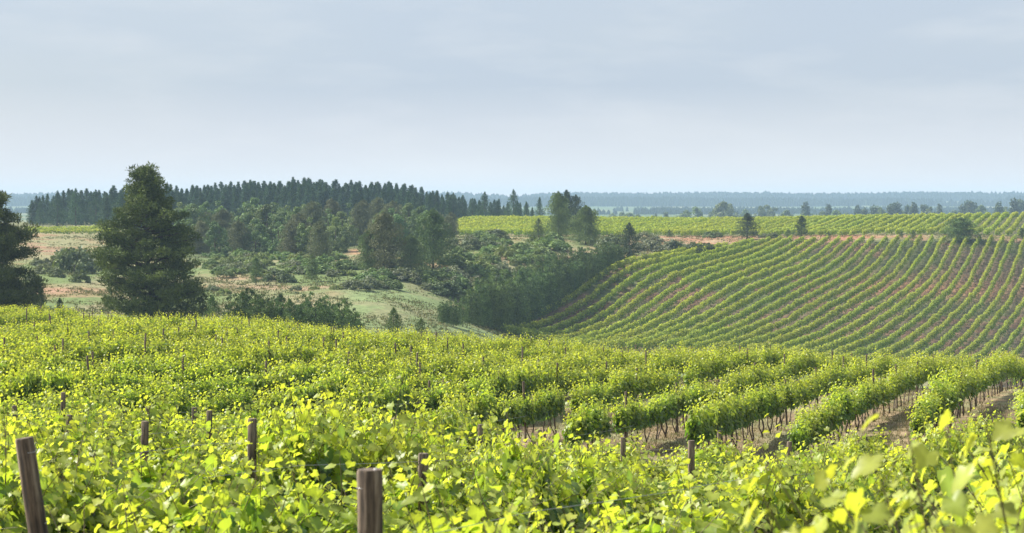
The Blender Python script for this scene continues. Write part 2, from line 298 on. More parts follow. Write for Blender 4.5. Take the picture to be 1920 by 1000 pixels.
# ------------------------------------------------------------------ grapevines
YOUNG = np.array([.39, .43, .09]); MIDG = np.array([.25, .325, .06]); OLD_SHADED = np.array([.065, .14, .036])  # leaf age tones; the dark end also paints shade inside the canopy
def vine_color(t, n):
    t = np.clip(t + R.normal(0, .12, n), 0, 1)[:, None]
    c = np.where(t < .5, OLD_SHADED * (1 - 2 * t) + MIDG * 2 * t, MIDG * (2 - 2 * t) + YOUNG * (2 * t - 1))
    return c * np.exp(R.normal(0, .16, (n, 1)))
def make_vine_mesh(H, zc, spread, nsh, step, lsz, kind, nfill, length=1.25, tall=3, tubes=True, bright=0.0, t0=.25):
    mb = MB(); PP = []; NN = []; TT = []; SS = []; CCt = []
    for s in range(nsh + tall):
        bx = R.uniform(-length / 2, length / 2); side = R.choice([-1, 1])
        d = np.array([R.normal(0, .28), side * abs(R.normal(0, spread)), 1.0]); d /= np.linalg.norm(d)
        Ls = (H - zc) * R.uniform(.62, 1.12) + .05
        if s >= nsh: Ls = (H - zc) * R.uniform(1.1, 1.38); d = unit(np.array([R.normal(0, .15), R.normal(0, .18), 1.]))
        n = max(4, int(Ls / step)); q = (np.arange(n) + R.uniform(0, .6)) / n
        base = np.array([bx, R.normal(0, .06), zc + R.uniform(-.08, .08)])
        droop = abs(d[1]) * R.uniform(.1, .9) * Ls
        path = base + d * (q * Ls)[:, None] + np.stack([0 * q, side * .12 * q ** 2, -droop * q ** 2], -1)
        if tubes: tube(mb, np.array([base + d * (u * Ls) + np.array([0, side * .12 * u * u, -droop * u * u]) for u in (0, .33, .66, 1)]), [.0065, .006, .004, .002], 3, (.1, .1, .04), 1, False)
        alt = np.where(np.arange(n) % 2 == 0, 1, -1) * R.uniform(.03, .10, n)
        ph = R.uniform(0, pi); off = np.stack([alt * cos(ph), alt * sin(ph), R.normal(0, .02, n)], -1)
        PP.append(path + off)
        nn = np.stack([R.normal(0, .38, n) + off[:, 0] * 4, R.normal(0, .35, n) + side * .5 + off[:, 1] * 4, .7 + R.normal(0, .3, n)], -1); NN.append(nn)
        TT.append(np.stack([off[:, 0] * 8 + R.normal(0, .4, n), off[:, 1] * 8 + side * .4 + R.normal(0, .4, n), R.uniform(-.9, .1, n)], -1))
        SS.append(lsz * np.clip(1.25 - .85 * q ** 1.4, .3, 2) * R.uniform(.75, 1.2, n)); CCt.append(t0 + (.95 - t0) * q ** (1.3 if t0 > .2 else 1.7) + bright)  # tips younger and yellower; darker shoot bases also paint in canopy shade
    n = nfill
    P = np.stack([R.uniform(-length / 2, length / 2, n), R.normal(0, spread * .42, n), zc + (H - zc) * R.beta(1.3, 2.0, n) - .18], -1)
    P[:, 1] = np.sign(P[:, 1]) * np.maximum(abs(P[:, 1]), .06)
    PP.append(P); sg = np.sign(P[:, 1]); NN.append(np.stack([R.normal(0, .35, n), sg * .9 + R.normal(0, .3, n), .45 + R.normal(0, .3, n)], -1))
    TT.append(np.stack([R.normal(0, .5, n), sg * .3, -R.uniform(.2, 1, n)], -1)); SS.append(lsz * R.uniform(.9, 1.45, n)); CCt.append(.05 + .35 * (P[:, 2] - zc) / (H - zc) + bright)  # inner leaves: mature green, darker downward as painted-in shade too
    P = np.concatenate(PP); Tt = np.concatenate(CCt)
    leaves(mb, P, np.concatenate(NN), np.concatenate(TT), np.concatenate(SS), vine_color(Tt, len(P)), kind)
    return mb
def vine_trunk_mesh(zc, length=1.25, sides=6, twin=False):
    mb = MB(); w_ = R.normal(0, .03, (5, 2)); w_[0] = 0
    P = np.array([[w_[i, 0], w_[i, 1], -.12 + (zc + .12) * i / 4] for i in range(5)]); tube(mb, P, [.034, .027, .024, .022, .02], sides)
    if twin: tube(mb, np.array([[.04, .02, -.05], [.22, .03, .12], [.40, -.02, .35], [.45, .02, zc + .05]]), [.026, .022, .019, .017], sides)
    for s in (-1, 1):
        e = P[-1]; tube(mb, np.array([e, e + [s * .12, 0, .05], e + [s * length * .28, R.normal(0, .02), .03], e + [s * length * .5, R.normal(0, .03), .0]]), [.018, .015, .012, .009], 5)
    return mb
ones = ['', 'first', 'second', 'third', 'fourth', 'fifth', 'sixth', 'seventh', 'eighth', 'ninth']; tens = {2: 'twenty', 3: 'thirty', 4: 'forty', 5: 'fifty', 6: 'sixty', 7: 'seventy', 8: 'eighty', 9: 'ninety'}
teen = ['tenth', 'eleventh', 'twelfth', 'thirteenth', 'fourteenth', 'fifteenth', 'sixteenth', 'seventeenth', 'eighteenth', 'nineteenth']
def ordw(n):
    if n == 100: return 'hundredth'
    if n > 100: return 'hundred-and-' + ordw(n - 100)
    if n < 10: return ones[n]
    if n < 20: return teen[n - 10]
    return tens[n // 10] + '-' + ones[n % 10] if n % 10 else tens[n // 10][:-1] + 'ieth'
TN1 = .32; CA, SA = 1 / hypot(1, TN1), TN1 / hypot(1, TN1); AZ = atan2(TN1, 1)
U0, DU = -.4, 2.6
def uv(u, v): return u * CA + v * SA, -u * SA + v * CA
ORD = 'nearest second third fourth fifth sixth seventh eighth ninth tenth eleventh twelfth thirteenth fourteenth fifteenth sixteenth seventeenth eighteenth nineteenth twentieth'.split()
def crest(px): return np.interp(px, [-300, 0, 480, 960, 1440, 1920, 2300], [137, 133, 123, 113, 101, 94, 90])
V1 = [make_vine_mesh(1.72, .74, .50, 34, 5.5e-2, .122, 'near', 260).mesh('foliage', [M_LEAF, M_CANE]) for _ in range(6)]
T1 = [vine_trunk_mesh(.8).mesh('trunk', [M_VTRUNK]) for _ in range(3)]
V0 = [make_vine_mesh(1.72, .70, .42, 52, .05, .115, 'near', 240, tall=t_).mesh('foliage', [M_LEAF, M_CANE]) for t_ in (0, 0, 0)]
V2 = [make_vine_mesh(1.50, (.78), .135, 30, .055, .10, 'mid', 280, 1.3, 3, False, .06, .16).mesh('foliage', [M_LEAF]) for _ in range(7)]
T2 = [vine_trunk_mesh(.76, twin=True).mesh('trunk', [M_VTRUNK]) for _ in range(3)]
cand = []
for k in range(0, 60):
    u = U0 - DU * k; v = -30
    vstart = {0: 3.95, 1: 8.15, 2: 10.9}.get(k, 0)
    while v < 180:
        v += 1.22; x, y = uv(u + R.normal(0, .04), v + R.normal(0, .06))
        if y < max(2.4, vstart): continue
        px = CX + F * x / y
        if abs(x) > .2572 * y + 1.1: continue
        blk = 1 if y < 42.5 - .0 * x else 2
        if 42.5 <= y < 46 + .28 * x + 3 * vnoise(k * .9, k * .3, 4): continue
        if y > crest(px) or k in (13, 21, 22): continue
        if R.random() < .015 and y > 15: continue
        cand.append((y, x, k, blk))
cand.sort(); print('ZMIN', Z.min(), Z.max()); print('VINES', len(cand), sum(c[3] == 1 for c in cand), 'Ymax indiv', cand[299][0])
zs = zt(np.array([c[1] for c in cand]), np.array([c[0] for c in cand]))
FV = [(472, 785, 18, 95), (392, 770, 28, 40), (272, 790, 21, 40), (1168, 820, 31, 55), (1348, 808, 34, 62), (1297, 826, 30, 40), (1480, 828, 26, 30), (1845, 832, 25, 60), (795, 850, 15, 60), (28, 767, 32, 10), (783, 784, 37, 15), (900, 796, 36, 14), (278, 762, 33, 10), (365, 764, 36, 8), (119, 736, 38, 8), (130, 778, 26, 14)]
seen = {}
for i, (y, x, k, blk) in enumerate(cand[:300]):
    sc = R.uniform(.86, 1.08) * (.84 + .34 * float(vnoise(np.array(y / 5.), np.array(k * 1.7), 6)))
    if k == 0: sc = R.uniform(1.01, 1.07) * (1.07 if 4.5 < y < 5.5 else 1)
    if blk == 1 and k > 0: sc *= np.interp(y, [7, 12, 24, 32], [1.0, .95, .94, .94] if CX + F * x / y < 1000 else [1.0, .93, .88, .84])
    if blk == 1:
        for ppx, ppy, pY, vis in FV:
            if abs(CX + F * x / y - ppx) < .75 * F / y and pY - 9 < y < pY + .3 and k > 0: sc = min(sc, max(.6, (zpy(ppy + vis, y) - zs[i]) / 1.72))
    rt = empty('grapevine', (x, y, zs[i] - .02), pi / 2 - AZ + (pi if R.random() < .5 else 0), (1, R.uniform(.8, 1.2), sc))
    rn = ORD[min(k, 19)]
    ct = seen[(k, blk)] = seen.get((k, blk), 0) + 1
    if blk == 1: tag(rt, f'leafy yellow-green grapevine, {ordw(ct)} from the near end of the {rn} foreground row', 'grapevine', f'grapevines of the {rn} foreground row')
    else: tag(rt, f'grapevine on bare brown trunks, {ordw(ct)} from the gap in the {rn} row past it', 'grapevine', f'grapevines of the {rn} row past the dirt gap')
    for nm, ms in (('foliage', (V0 if k == 0 else V1 if blk == 1 else V2)), ('trunk', (T1 if blk == 1 else T2))):
        o = bpy.data.objects.new(nm, ms[R.integers(len(ms))]); C.objects.link(o); o.parent = rt
# the rest of the hillside vines, past three hundred
VF = []
for _ in range(8):
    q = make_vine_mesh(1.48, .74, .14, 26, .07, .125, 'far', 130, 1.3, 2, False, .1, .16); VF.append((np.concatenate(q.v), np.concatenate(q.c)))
mb = MB(); tm = vine_trunk_mesh(.7, sides=3); TV = np.concatenate(tm.v[:1]); TF = tm.f[0][0]
for i in range(300, len(cand)):
    y, x, k, blk = cand[i]; V, Cc = VF[R.integers(8)]; a_ = pi / 2 - AZ + (pi if R.random() < .5 else 0); s_ = R.uniform(.88, 1.1) * (.84 + .34 * float(vnoise(np.array(y / 5.), np.array(k * 1.7), 6)))
    ca, sa = cos(a_), sin(a_); W = V * [1, R.uniform(.85, 1.15), s_]
    W = np.stack([W[:, 0] * ca - W[:, 1] * sa + x, W[:, 0] * sa + W[:, 1] * ca + y, W[:, 2] + zs[i]], -1)
    mb.add(W, np.arange(len(V)).reshape(-1, 4), Cc * R.uniform(.9, 1.1), 0)
    W = np.stack([TV[:, 0] * ca - TV[:, 1] * sa + x, TV[:, 0] * sa + TV[:, 1] * ca + y, TV[:, 2] + zs[i]], -1); mb.add(W, TF, (.1, .08, .05), 1)
tag(mb.build('grapevines', [M_LEAF, M_VTRUNK]), 'mass of vine rows covering the hillside up to its crest', 'grapevines', kind='stuff')

# ------------------------------------------------------------------ trellis posts
def post_mesh(r, h, sides=18, rings=9):
    mb = MB(); zz = np.linspace(-.3, h, rings); P = np.stack([.006 * np.sin(zz * 3 + R.uniform(0, 6)), .006 * np.cos(zz * 2.3), zz], -1)
    rad = r * (1.06 - .1 * zz / h) * (1 + R.normal(0, .012, rings)); rad[-1] *= .93
    P = np.concatenate([P[:-1], [P[-1] - [0, 0, .012]], P[-1:]]); rad = np.concatenate([rad[:-1], [rad[-1] / .93], rad[-1:]])
    tube(mb, P, rad, sides); return mb
PV = [post_mesh(.034, 1.0, 10, 5).mesh('wooden_post', [M_POST]) for _ in range(4)]
FP = [(58, 822, 10.6, 2, 'thick leaning wooden post at the bottom left corner'), (692, 880, 7.9, 1, 'thick upright wooden post with a white spot at the bottom centre'),
      (472, 785, 18, 0, 'tall pale wooden post standing clear above the leaves left of centre'), (795, 850, 15, 0, 'half hidden grey post behind leaves, right of the thick centre post'),
      (392, 770, 28, 0, 'thin pale post just left of the tall pale post'), (272, 790, 21, 0, 'dark splintered post top between the corner post and the tall pale post'),
      (28, 767, 32, 0, 'thin blurred post at the left edge above the corner post'), (130, 778, 26, 0, 'thin post just above and right of the leaning corner post'), (119, 736, 38, 0, 'small post top above the foreground leaves near the left edge'),
      (278, 762, 33, 0, 'small post top above the dark splintered post'), (365, 764, 36, 0, 'small post top beside the thin pale post'),
      (1168, 820, 31, 0, 'slim pale post alone in the leaves right of centre'), (1348, 808, 34, 0, 'slim dark brown post right of a shorter pale one'), (1297, 826, 30, 0, 'short pale post just left of the slim dark post'),
      (1480, 828, 26, 0, 'short leaf-covered post between the slim dark post and the tall shoots'), (1838, 832, 25, 0, 'left one of the pair of pale posts near the right edge'), (1852, 834, 27, 0, 'right one of the pair of pale posts near the right edge'),
      (1725, 880, 21, 0, 'grey post top showing between the big leaves at the lower right'), (783, 784, 37, 0, 'small pale post top in the leaves above the centre post'), (900, 796, 36, 0, 'tiny round post top in the leaves at the centre'),
      (1012, 806, 35, 0, 'tiny post top right of the centre in blurred leaves'), (1000, 824, 31, 0, 'pale post half hidden by leaves below the centre dirt patch')]
used = []
for px, py, ye, big, lab in FP:
    q = (px - CX) / F; g = q * CA - SA
    ys = [(U0 - DU * k) / g for k in range(0, 16)]; y = min(ys, key=lambda s: abs(s - ye)) if not big else ye
    if px == 1852: y = used[-1][1] + .9
    x = q * y; zg = z1(x, y); h = np.clip(zpy(py, y) - zg, 1.45, 2.1); used.append((x, y))
    r = .052 if big else .045
    o = post_mesh(r, h).build('wooden_post', M_POST); o.location = (x, y, zg); tag(o, lab, 'post')
    if big == 2: o.location = (x + .22, y, zg + .02); o.rotation_euler = (0, radians(-8), 0)
    if big:
        def ring(z, rad, th, m_, nm):
            a_ = np.linspace(0, 2 * pi, 25); b_ = MB(); tube(b_, np.stack([rad * np.cos(a_), rad * np.sin(a_), z + .004 * np.sin(a_ * 2)], -1), th, 5, cap=False); return b_.build(nm, m_, o)
        ring(h - .075, r * .975, .0022, M_WIRE, 'wire_loop'); ring(h - .46, r * .99, .0022, M_WIRE, 'wire_loop')
        if big == 1:
            b_ = MB(); a_ = np.arange(9) * 2 * pi / 9; tube(b_, np.array([[.026, -.018, h - .004], [.026, -.018, h + .005]]), [.009, .006], 9); b_.build('lichen_spot', M_WHITE, o)
pk = 0
for k in range(0, 60):
    u = U0 - DU * k; v = -30 + R.uniform(0, 3)
    while v < 180:
        v += 6.1; x, y = uv(u, v); px = CX + F * x / max(y, .1)
        if y < 24 or 42 < y < 51 or abs(x) > .257 * y or y > crest(px): continue
        if any(hypot(x - a_, y - b_) < 3.2 for a_, b_ in used): continue
        if y < 42 and R.random() < .6 or R.random() < .25: continue
        h = R.uniform(1.4, 1.66); o = bpy.data.objects.new('wooden_post', PV[pk % 4]); C.objects.link(o); pk += 1
        o.location = (x, y, z1(x, y)); o.scale = (1, 1, h); o.rotation_euler = (R.normal(0, .025), R.normal(0, .025), R.uniform(0, 6))
        rn = ORD[min(k, 19)]; tag(o, f'thin brown trellis post in the {rn} hillside vine row', 'post', f'trellis posts of the {rn} hillside row')
for k in range(0, 7):
    mb = MB(); u = U0 - DU * k
    for hh in (1.05, 1.45):
        vs_ = np.arange({0: 2.5, 1: 8.2, 2: 11.2}.get(k, 9 + 2 * k), 44, 1.5); P = np.array([uv(u, v) for v in vs_]); P = P[P[:, 1] > 2.2]
        tube(mb, np.stack([P[:, 0], P[:, 1], zt(P[:, 0], P[:, 1]) + hh], -1), .0018, 4)
    tag(mb.build('trellis_wire', M_WIRE), f'thin steel wires strung through the {ORD[k]} foreground vine row', 'wire')

# ------------------------------------------------------------------ far vine rows
def row_mesh(P2, H, per_m, size, wig=.12, low=.25, width=.3):
    """P2: plan points along the row; returns world-space builder relative to its first point"""
    seg = np.hypot(*np.diff(P2, axis=0).T); s = np.concatenate([[0], np.cumsum(seg)]); Lt = s[-1]; n = int(Lt * per_m)
    t = np.sort(R.uniform(0, Lt, n)); x = np.interp(t, s, P2[:, 0]); y = np.interp(t, s, P2[:, 1]); sd = R.integers(0, 9999)
    wob = (vnoise(t / 6, 0 * t, sd) - .5) * wig * 4 + (vnoise(t / 1.3, 0 * t, sd + 5) - .5) * .14
    d = unit(np.array([[P2[-1, 0] - P2[0, 0], P2[-1, 1] - P2[0, 1]]]))[0]
    dens = vnoise(t / 1.2, 0 * t + .5, sd + 9); hv = H * (.82 + .36 * dens) * (.9 + .2 * vnoise(t / 15, 0 * t, sd + 3))
    q = R.beta(1.6, 1.1, n); c = R.normal(0, 1, n) * width * (1 - .55 * q)
    keep = R.random(n) < .35 + 1.2 * dens; spike = R.random(n) < .06
    z = low + (hv - low) * q + spike * R.uniform(.05, .3, n)
    Pp = np.stack([x + d[1] * (c + wob), y - d[0] * (c + wob), z], -1)
    gz = zt(x, y); Pp[:, 2] += gz
    Pp = Pp[keep]; q = q[keep]; c = c[keep]; n = len(Pp); sg = np.sign(c)
    Nn = np.stack([d[1] * sg * .6 + R.normal(0, .5, n), -d[0] * sg * .6 + R.normal(0, .5, n), .3 + q * .6 + R.normal(0, .3, n)], -1)
    Tt = np.stack([R.normal(0, 1, n), R.normal(0, 1, n), R.normal(.2, .7, n)], -1)
    mb = MB(); o0 = np.array([P2[0, 0], P2[0, 1], z1(*P2[0])])
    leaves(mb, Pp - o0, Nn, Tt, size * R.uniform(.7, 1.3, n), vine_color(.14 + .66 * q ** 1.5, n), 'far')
    for tt in np.arange(.6, Lt, 2.4):
        xx = np.interp(tt, s, P2[:, 0]); yy = np.interp(tt, s, P2[:, 1]); zz = np.interp(tt, t, gz) if len(t) else 0
        tube(mb, np.array([[xx, yy, zz - .1], [xx + .02, yy, zz + .9]]) - o0, .03, 3, (.1, .07, .05), 1, False)
    return mb, o0
TN2 = .382; DX = 2.57
for k in range(0, 42):
    xt = 48.6 + DX * k + R.normal(0, .06); ys = np.arange(292, 437 if k > 2 else 434 - 10 * (2 - k), 3.0); xs = xt - TN2 * (436 - ys)
    vis = (np.abs(xs) < .2572 * ys + 2); ys = ys[vis]; xs = xs[vis]
    if len(ys) < 6: continue
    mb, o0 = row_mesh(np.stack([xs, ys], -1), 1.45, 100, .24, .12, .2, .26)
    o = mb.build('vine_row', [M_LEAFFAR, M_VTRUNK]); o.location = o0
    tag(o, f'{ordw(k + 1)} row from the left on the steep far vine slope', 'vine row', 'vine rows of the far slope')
kk = 0
for k in range(0, 92):
    xt = -46 + 2.57 * k; ys = np.arange(459 + 3 * sin(k * .9), 566, 5.0); xs = xt + .3 * (ys - 456)
    px = CX + F * xs / ys; vis = (px > 850) & (px < 1945) & (ys < 566); ys = ys[vis]; xs = xs[vis]
    if len(ys) < 6: continue
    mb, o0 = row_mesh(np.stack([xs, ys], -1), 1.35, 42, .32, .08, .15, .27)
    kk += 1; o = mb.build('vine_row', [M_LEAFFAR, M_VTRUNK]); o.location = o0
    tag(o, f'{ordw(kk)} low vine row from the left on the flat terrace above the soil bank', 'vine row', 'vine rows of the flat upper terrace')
for k in range(6):
    xs = np.linspace(-.245, -.203, 14); yy = 500 - 9 * k; P2 = np.stack([xs * yy, 0 * xs + yy + np.linspace(0, 6, 14)], -1)
    mb, o0 = row_mesh(P2, 1.4 if k < 3 else 1.0, 30, .36); o = mb.build('vine_row', [M_LEAFFAR, M_VTRUNK]); o.location = o0
    tag(o, f'{ordw(k+1)} vine row from the back below the far left blue pines', 'vine row', 'vine rows at the far left edge')
print('TERRACE ROWS', kk)

# ------------------------------------------------------------------ trees
def limb(mb, a_, b_, r0, r1, n=5, bend=.1):
    t = np.linspace(0, 1, n)[:, None]; P = np.asarray(a_) * (1 - t) + np.asarray(b_) * t; P = P + np.sin(t * pi) * np.array([R.normal(0, bend), R.normal(0, bend), -abs(R.normal(0, bend))])
    tube(mb, P, np.linspace(r0, r1, n), 6)
def clumps(mb, Cn, rad, per, size, wid, cdark, clight, axis=None, up=.3, needle=False, kind='far', flat=.8, out=1.6):
    Cn = np.asarray(Cn); m_ = len(Cn); n = m_ * per; rad = np.repeat(np.broadcast_to(rad, (m_,)), per)
    D = unit(R.normal(0, 1, (n, 3))); rr_ = rad * R.uniform(.15, 1, n) ** .5; P = np.repeat(Cn, per, 0) + D * rr_[:, None] * [1, 1, flat]
    Nn = D + R.normal(0, .5, (n, 3)) + [0, 0, up]; Tt = D * (out if needle else .5) + R.normal(0, .6, (n, 3)) + ([0, 0, .7] if needle else [0, 0, -.2])
    if needle: Nn = R.normal(0, 1, (n, 3)) + [0, 0, .3]
    cl_ = np.repeat(R.uniform(0, 1, m_), per) * .6 + R.uniform(0, 1, n) * .4
    colr = np.asarray(cdark) * (1 - cl_[:, None]) + np.asarray(clight) * cl_[:, None]
    leaves(mb, P, Nn, Tt, size * R.uniform(.7, 1.3, n), colr, kind, wid)
def big_pine(H, prof, nbr, per, top, seed, cr_=.8, size=.36):
    global R; sv = R; R = np.random.default_rng(seed); tr = MB(); cr_mb = MB()
    P = np.array([[.25 * sin(i * .9) - .01 * i * i, .2 * cos(i * 1.1) - .2, -.6 + (H * .97 + .6) * i / 9] for i in range(10)]); tube(tr, P, np.linspace(.42, .05, 10), 10)
    cs = []
    for i in range(nbr):
        h = H * (.05 + .93 * (i + R.uniform(0, 1)) / nbr); L_ = np.interp(h / H, *prof) * R.choice([.68, .84, .97, 1.06, 1.15], p=[.18, .22, .3, .2, .1])
        az = i * 2.39996 + R.normal(0, .3); b0 = np.array([np.interp(h, P[:, 2], P[:, 0]), np.interp(h, P[:, 2], P[:, 1]), h])
        rise = R.uniform(.05, .45) * L_; e = b0 + [L_ * cos(az), L_ * sin(az), rise]
        limb(tr, b0, e, .03 + .02 * L_, .015, 5, .15)
        for q in np.arange(.5 if L_ > 2.6 else .36, 1.01, .62 / max(2, L_ * .9)):
            c_ = b0 + (e - b0) * q + R.normal(0, .22, 3) * [1, 1, .6]; cs.append(c_)
            if L_ > 2 and q > .45: cs.append(c_ + np.array([-sin(az), cos(az), .1]) * R.choice([-1, 1]) * R.uniform(.5, 1.1))
    for c_, r_ in top: cs += [np.array(c_) + R.normal(0, r_ * .5, 3) for _ in range(int(10 * r_))]
    clumps(cr_mb, cs, R.uniform(.5, 1.05, len(cs)) * cr_, per, size, .28, (.03, .055, .018), (.18, .225, .06), needle=True, flat=.7, out=.8)
    R = sv; return tr, cr_mb
def tree(name, loc, trunk, crown, mats, label, cat, group=None, s=1.0, rz=0.0, sx=None):
    rt = empty(name, loc, rz, (sx or s, sx or s, s)); tag(rt, label, cat, group)
    for nm, me in (('trunk', trunk), ('crown', crown)):
        o = bpy.data.objects.new(nm, me); C.objects.link(o); o.parent = rt
    return rt
x, y = (283 - CX) / F * 200, 200; zg = z1(x, y)
tr, cm = big_pine(zpy(316, 200) - zg, ([0, .28, .457, .575, .66, .75, .81, .93, .97, 1], [4.9, 5.3, 5.2, 4.6, 3.6, 2.4, 1.9, 1.1, 1.0, .5]), 130, 70, [((-.9, 0, 15.6), 1.0), ((.2, 0, 14.8), 1.2)], 5)
tree('pine_tree', (x, y, zg), tr.mesh('trunk', [M_BARK]), cm.mesh('crown', [M_NEEDLE]), None, 'big dark pine with a rounded top standing alone left of centre', 'pine tree')
x, y = (-42 - CX) / F * 190, 190; zg = z1(x, y)
tr, cm = big_pine(zpy(335, 190) - zg, ([0, .25, .4, .5, .62, .75, .88, 1], [5.8, 5.9, 6.0, 5.7, 4.6, 3.8, 2.6, .6]), 115, 90, [], 8)
tree('pine_tree', (x, y, zg), tr.mesh('trunk', [M_BARK]), cm.mesh('crown', [M_NEEDLE]), None, 'dark pine cut off by the left edge of the view', 'pine tree')

def conifer(H, rb, nb, per, size, cd, cl_, ragged=.25, pw=.8, hb=.08):
    tr = MB(); cm = MB(); tube(tr, np.array([[0, 0, -.8], [0, 0, H * .5], [0, 0, H * .97]]), [.02 * H, .012 * H, .02], 6); cs = []; rs = []
    for i in range(nb):
        f = (i + R.uniform(0, 1)) / nb; h = H * (hb + (.94 - hb) * f); L_ = rb * (1 - f) ** pw * R.uniform(1 - ragged, 1 + ragged) + .12; az = i * 2.4 + R.normal(0, .4)
        e = np.array([L_ * cos(az), L_ * sin(az), h + R.uniform(.05, .4) * L_])
        for q in ((.5, 1.0) if L_ > .7 else (1.0,)): cs.append(np.array([0, 0, h]) * (1 - q) + e * q); rs.append((.12 + .27 * L_ * (1.15 - .4 * q)))
    cs += [np.array([0, 0, H * g_]) for g_ in (.93, .96, .985)]; rs += [.2, .13, .07]
    clumps(cm, cs, np.array(rs), per, size, .3, cd, cl_, needle=True); return tr.mesh('trunk', [M_BARK]), cm.mesh('crown', [M_NEEDLE])
def broad(H, W, nc, per, size, cd, cl_, base=.12, mat_=None, open_=.0):
    tr = MB(); cm = MB(); tube(tr, np.array([[0, 0, -.6], [.1, 0, H * .3], [.2, .1, H * .6], [.1, .1, H * .85]]), [.03 * H, .022 * H, .014 * H, .01], 7); cs = []; rs = []
    lob = [(R.uniform(0, 2 * pi), R.uniform(.05, .95), R.uniform(.75, 1.15)) for _ in range(7)]
    for i in range(nc):
        a_, f, g = lob[i % 7]; a_ += R.normal(0, .5); h = np.clip(f - .08 + R.normal(0, .22), .04, 1)
        w_ = np.interp(h, [0, .15, .45, .75, .92, 1], [.85, 1, 1, .8, .5, .14]) * W * .5 * g * R.uniform(.45, 1) ** .6
        c_ = np.array([w_ * cos(a_), w_ * sin(a_), h * H * .95]); cs.append(c_); rs.append(.09 * H * R.uniform(.6, 1.2))
        if i % 4 == 0: limb(tr, [0, 0, h * H * .5], c_, .03, .01, 4, .1)
    clumps(cm, cs, np.array(rs), per, size, .7, cd, cl_); return tr.mesh('trunk', [M_BARK]), cm.mesh('crown', [mat_ or M_CROWN])
# ridge plantation
BL_D, BL_L = (.025, .065, .038), (.10, .175, .08)
RG = [conifer(12, rb, 80, 30, .46, BL_D, BL_L, .45, .8, .03) for rb in (1.5, 1.9, 2.4, 1.7, 2.7, 2.1)]
TOPX = [40, 90, 130, 165, 210, 260, 310, 380, 450, 520, 575, 640, 700, 760, 820, 850, 900, 950, 1010]; TOPY = [378, 366, 355, 358, 352, 350, 350, 348, 342, 339, 335, 341, 341, 347, 360, 366, 374, 379, 386]
cnt = 0
for rank, (Y0, dpx) in enumerate(((640, 8.5), (600, 10.5), (560, 14))):
    px = 60 + rank * 5; rc = 0
    while px < (1005, 905, 862)[rank]:
        yy = Y0 + R.normal(0, 7)
        if px > 850: yy = R.uniform(605, 650)
        if px < 200 and rank > 0: px += 5; continue
        if px < 330 : yy -= 50
        rc += 1; x = (px - CX) / F * yy; zg = z1(x, yy); top = zpy(np.interp(px, TOPX, TOPY) + (0, 3, 12)[rank] + abs(R.normal(0, 8)) - 4, yy)
        h = max(5, top - zg); g = RG[R.integers(6)]
        tree('plantation_pine', (x, yy, zg), g[0], g[1], None, f'slender blue-green pine, {ordw(rc)} from the left in the {("back", "middle", "front")[rank]} rank on the ridge', 'pine tree', 'plantation pines along the wooded ridge', h / 12, R.uniform(0, 6), h / 12 * R.uniform(.95, 1.4)); cnt += 1
        px += dpx * R.uniform(.6, 1.4)
RG2 = [conifer(12, rb, 64, 30, .42, BL_D, BL_L, .5, .75, .04) for rb in (2.6, 3.2, 2.9)]
for i, (px, pt, yy, lab) in enumerate(((868, 366, 600, 'dark pine where the ridge wood ends at the vine terrace'), (886, 372, 605, 'ragged pine third from the ridge end behind the terrace'), (909, 360, 600, 'pointed slim pine behind the terrace left of the pair'), (932, 376, 600, 'short broad pine between the pointed slim pines behind the terrace'),
                               (963, 356, 590, 'tallest pine behind the left end of the terrace'), (987, 378, 610, 'small pine right of the tallest terrace pine'), (1012, 370, 560, 'pine with upswept branches alone above the terrace edge'), (850, 362, 600, 'leaning-topped pine at the end of the ridge wood'), (75, 378, 560, 'leftmost pine of the blue pine group at the far left'), (108, 358, 545, 'wide blue pine second in the far left group'), (142, 354, 540, 'pointed blue pine third in the far left group'), (180, 356, 545, 'bushy blue pine left of the big dark pine'))):
    x = (px - CX) / F * yy; zg = z1(x, yy); h = zpy(pt, yy) - zg; g = RG2[i % 3]; tree('pine_tree', (x, yy, zg), g[0], g[1], None, lab, 'pine tree', None, h / 12, i * 1.3)
# grove of broadleaf trees under the ridge
GD, GL = (.065, .11, .04), (.22, .30, .10); OD, OL = (.10, .115, .055), (.26, .27, .14); BD, BLt = (.08, .14, .045), (.20, .29, .09)
GR = [broad(10, 8.5, 85, 80, .42, GD, GL) for _ in range(3)] + [broad(10, 7.5, 80, 75, .40, OD, OL) for _ in range(2)] + [broad(10, 8, 85, 80, .42, BD, BLt)]
# young pines
YD, YL = (.04, .075, .028), (.20, .28, .09)
YP = [conifer(5, rb, 60, 42, .22, YD, YL, .45, .8, .03) for rb in (1.3, 1.6, 1.9, 1.4)]
def bushpine(H, W, ns, size, cd, cl_):
    tr = MB(); cm = MB(); tube(tr, np.array([[0, 0, -.8], [0, 0, H * .4], [.05, 0, H * .9]]), [.08, .05, .02], 6); cs = []; rs = []
    for i in range(ns):
        f = R.uniform(0, 1) ** .5; a_ = i * 2.4; r_ = f * W * .5; h = H * (1 - .4 * f ** 2) * R.uniform(.8, 1.1); lean = R.uniform(.75, .95)
        if i % 3 == 0: limb(tr, [0, 0, .2 * H], [r_ * cos(a_), r_ * sin(a_), h * .8], .03, .01, 4, .05)
        for q in np.linspace(.1, 1, 6): cs.append([r_ * cos(a_) * (lean + .1 * q), r_ * sin(a_) * (lean + .1 * q), h * q]); rs.append(H * (.085 - .06 * q ** 2))
    clumps(cm, cs, np.array(rs), 40, size, .38, cd, cl_, needle=True); return tr.mesh('trunk', [M_BARK]), cm.mesh('crown', [M_NEEDLE])
SO = [conifer(10, rb, 105, 55, .40, OD, OL, .4, .42, .02) for rb in (2.8, 3.3)] + [conifer(10, 3.2, 105, 55, .40, GD, GL, .4, .42, .02)]
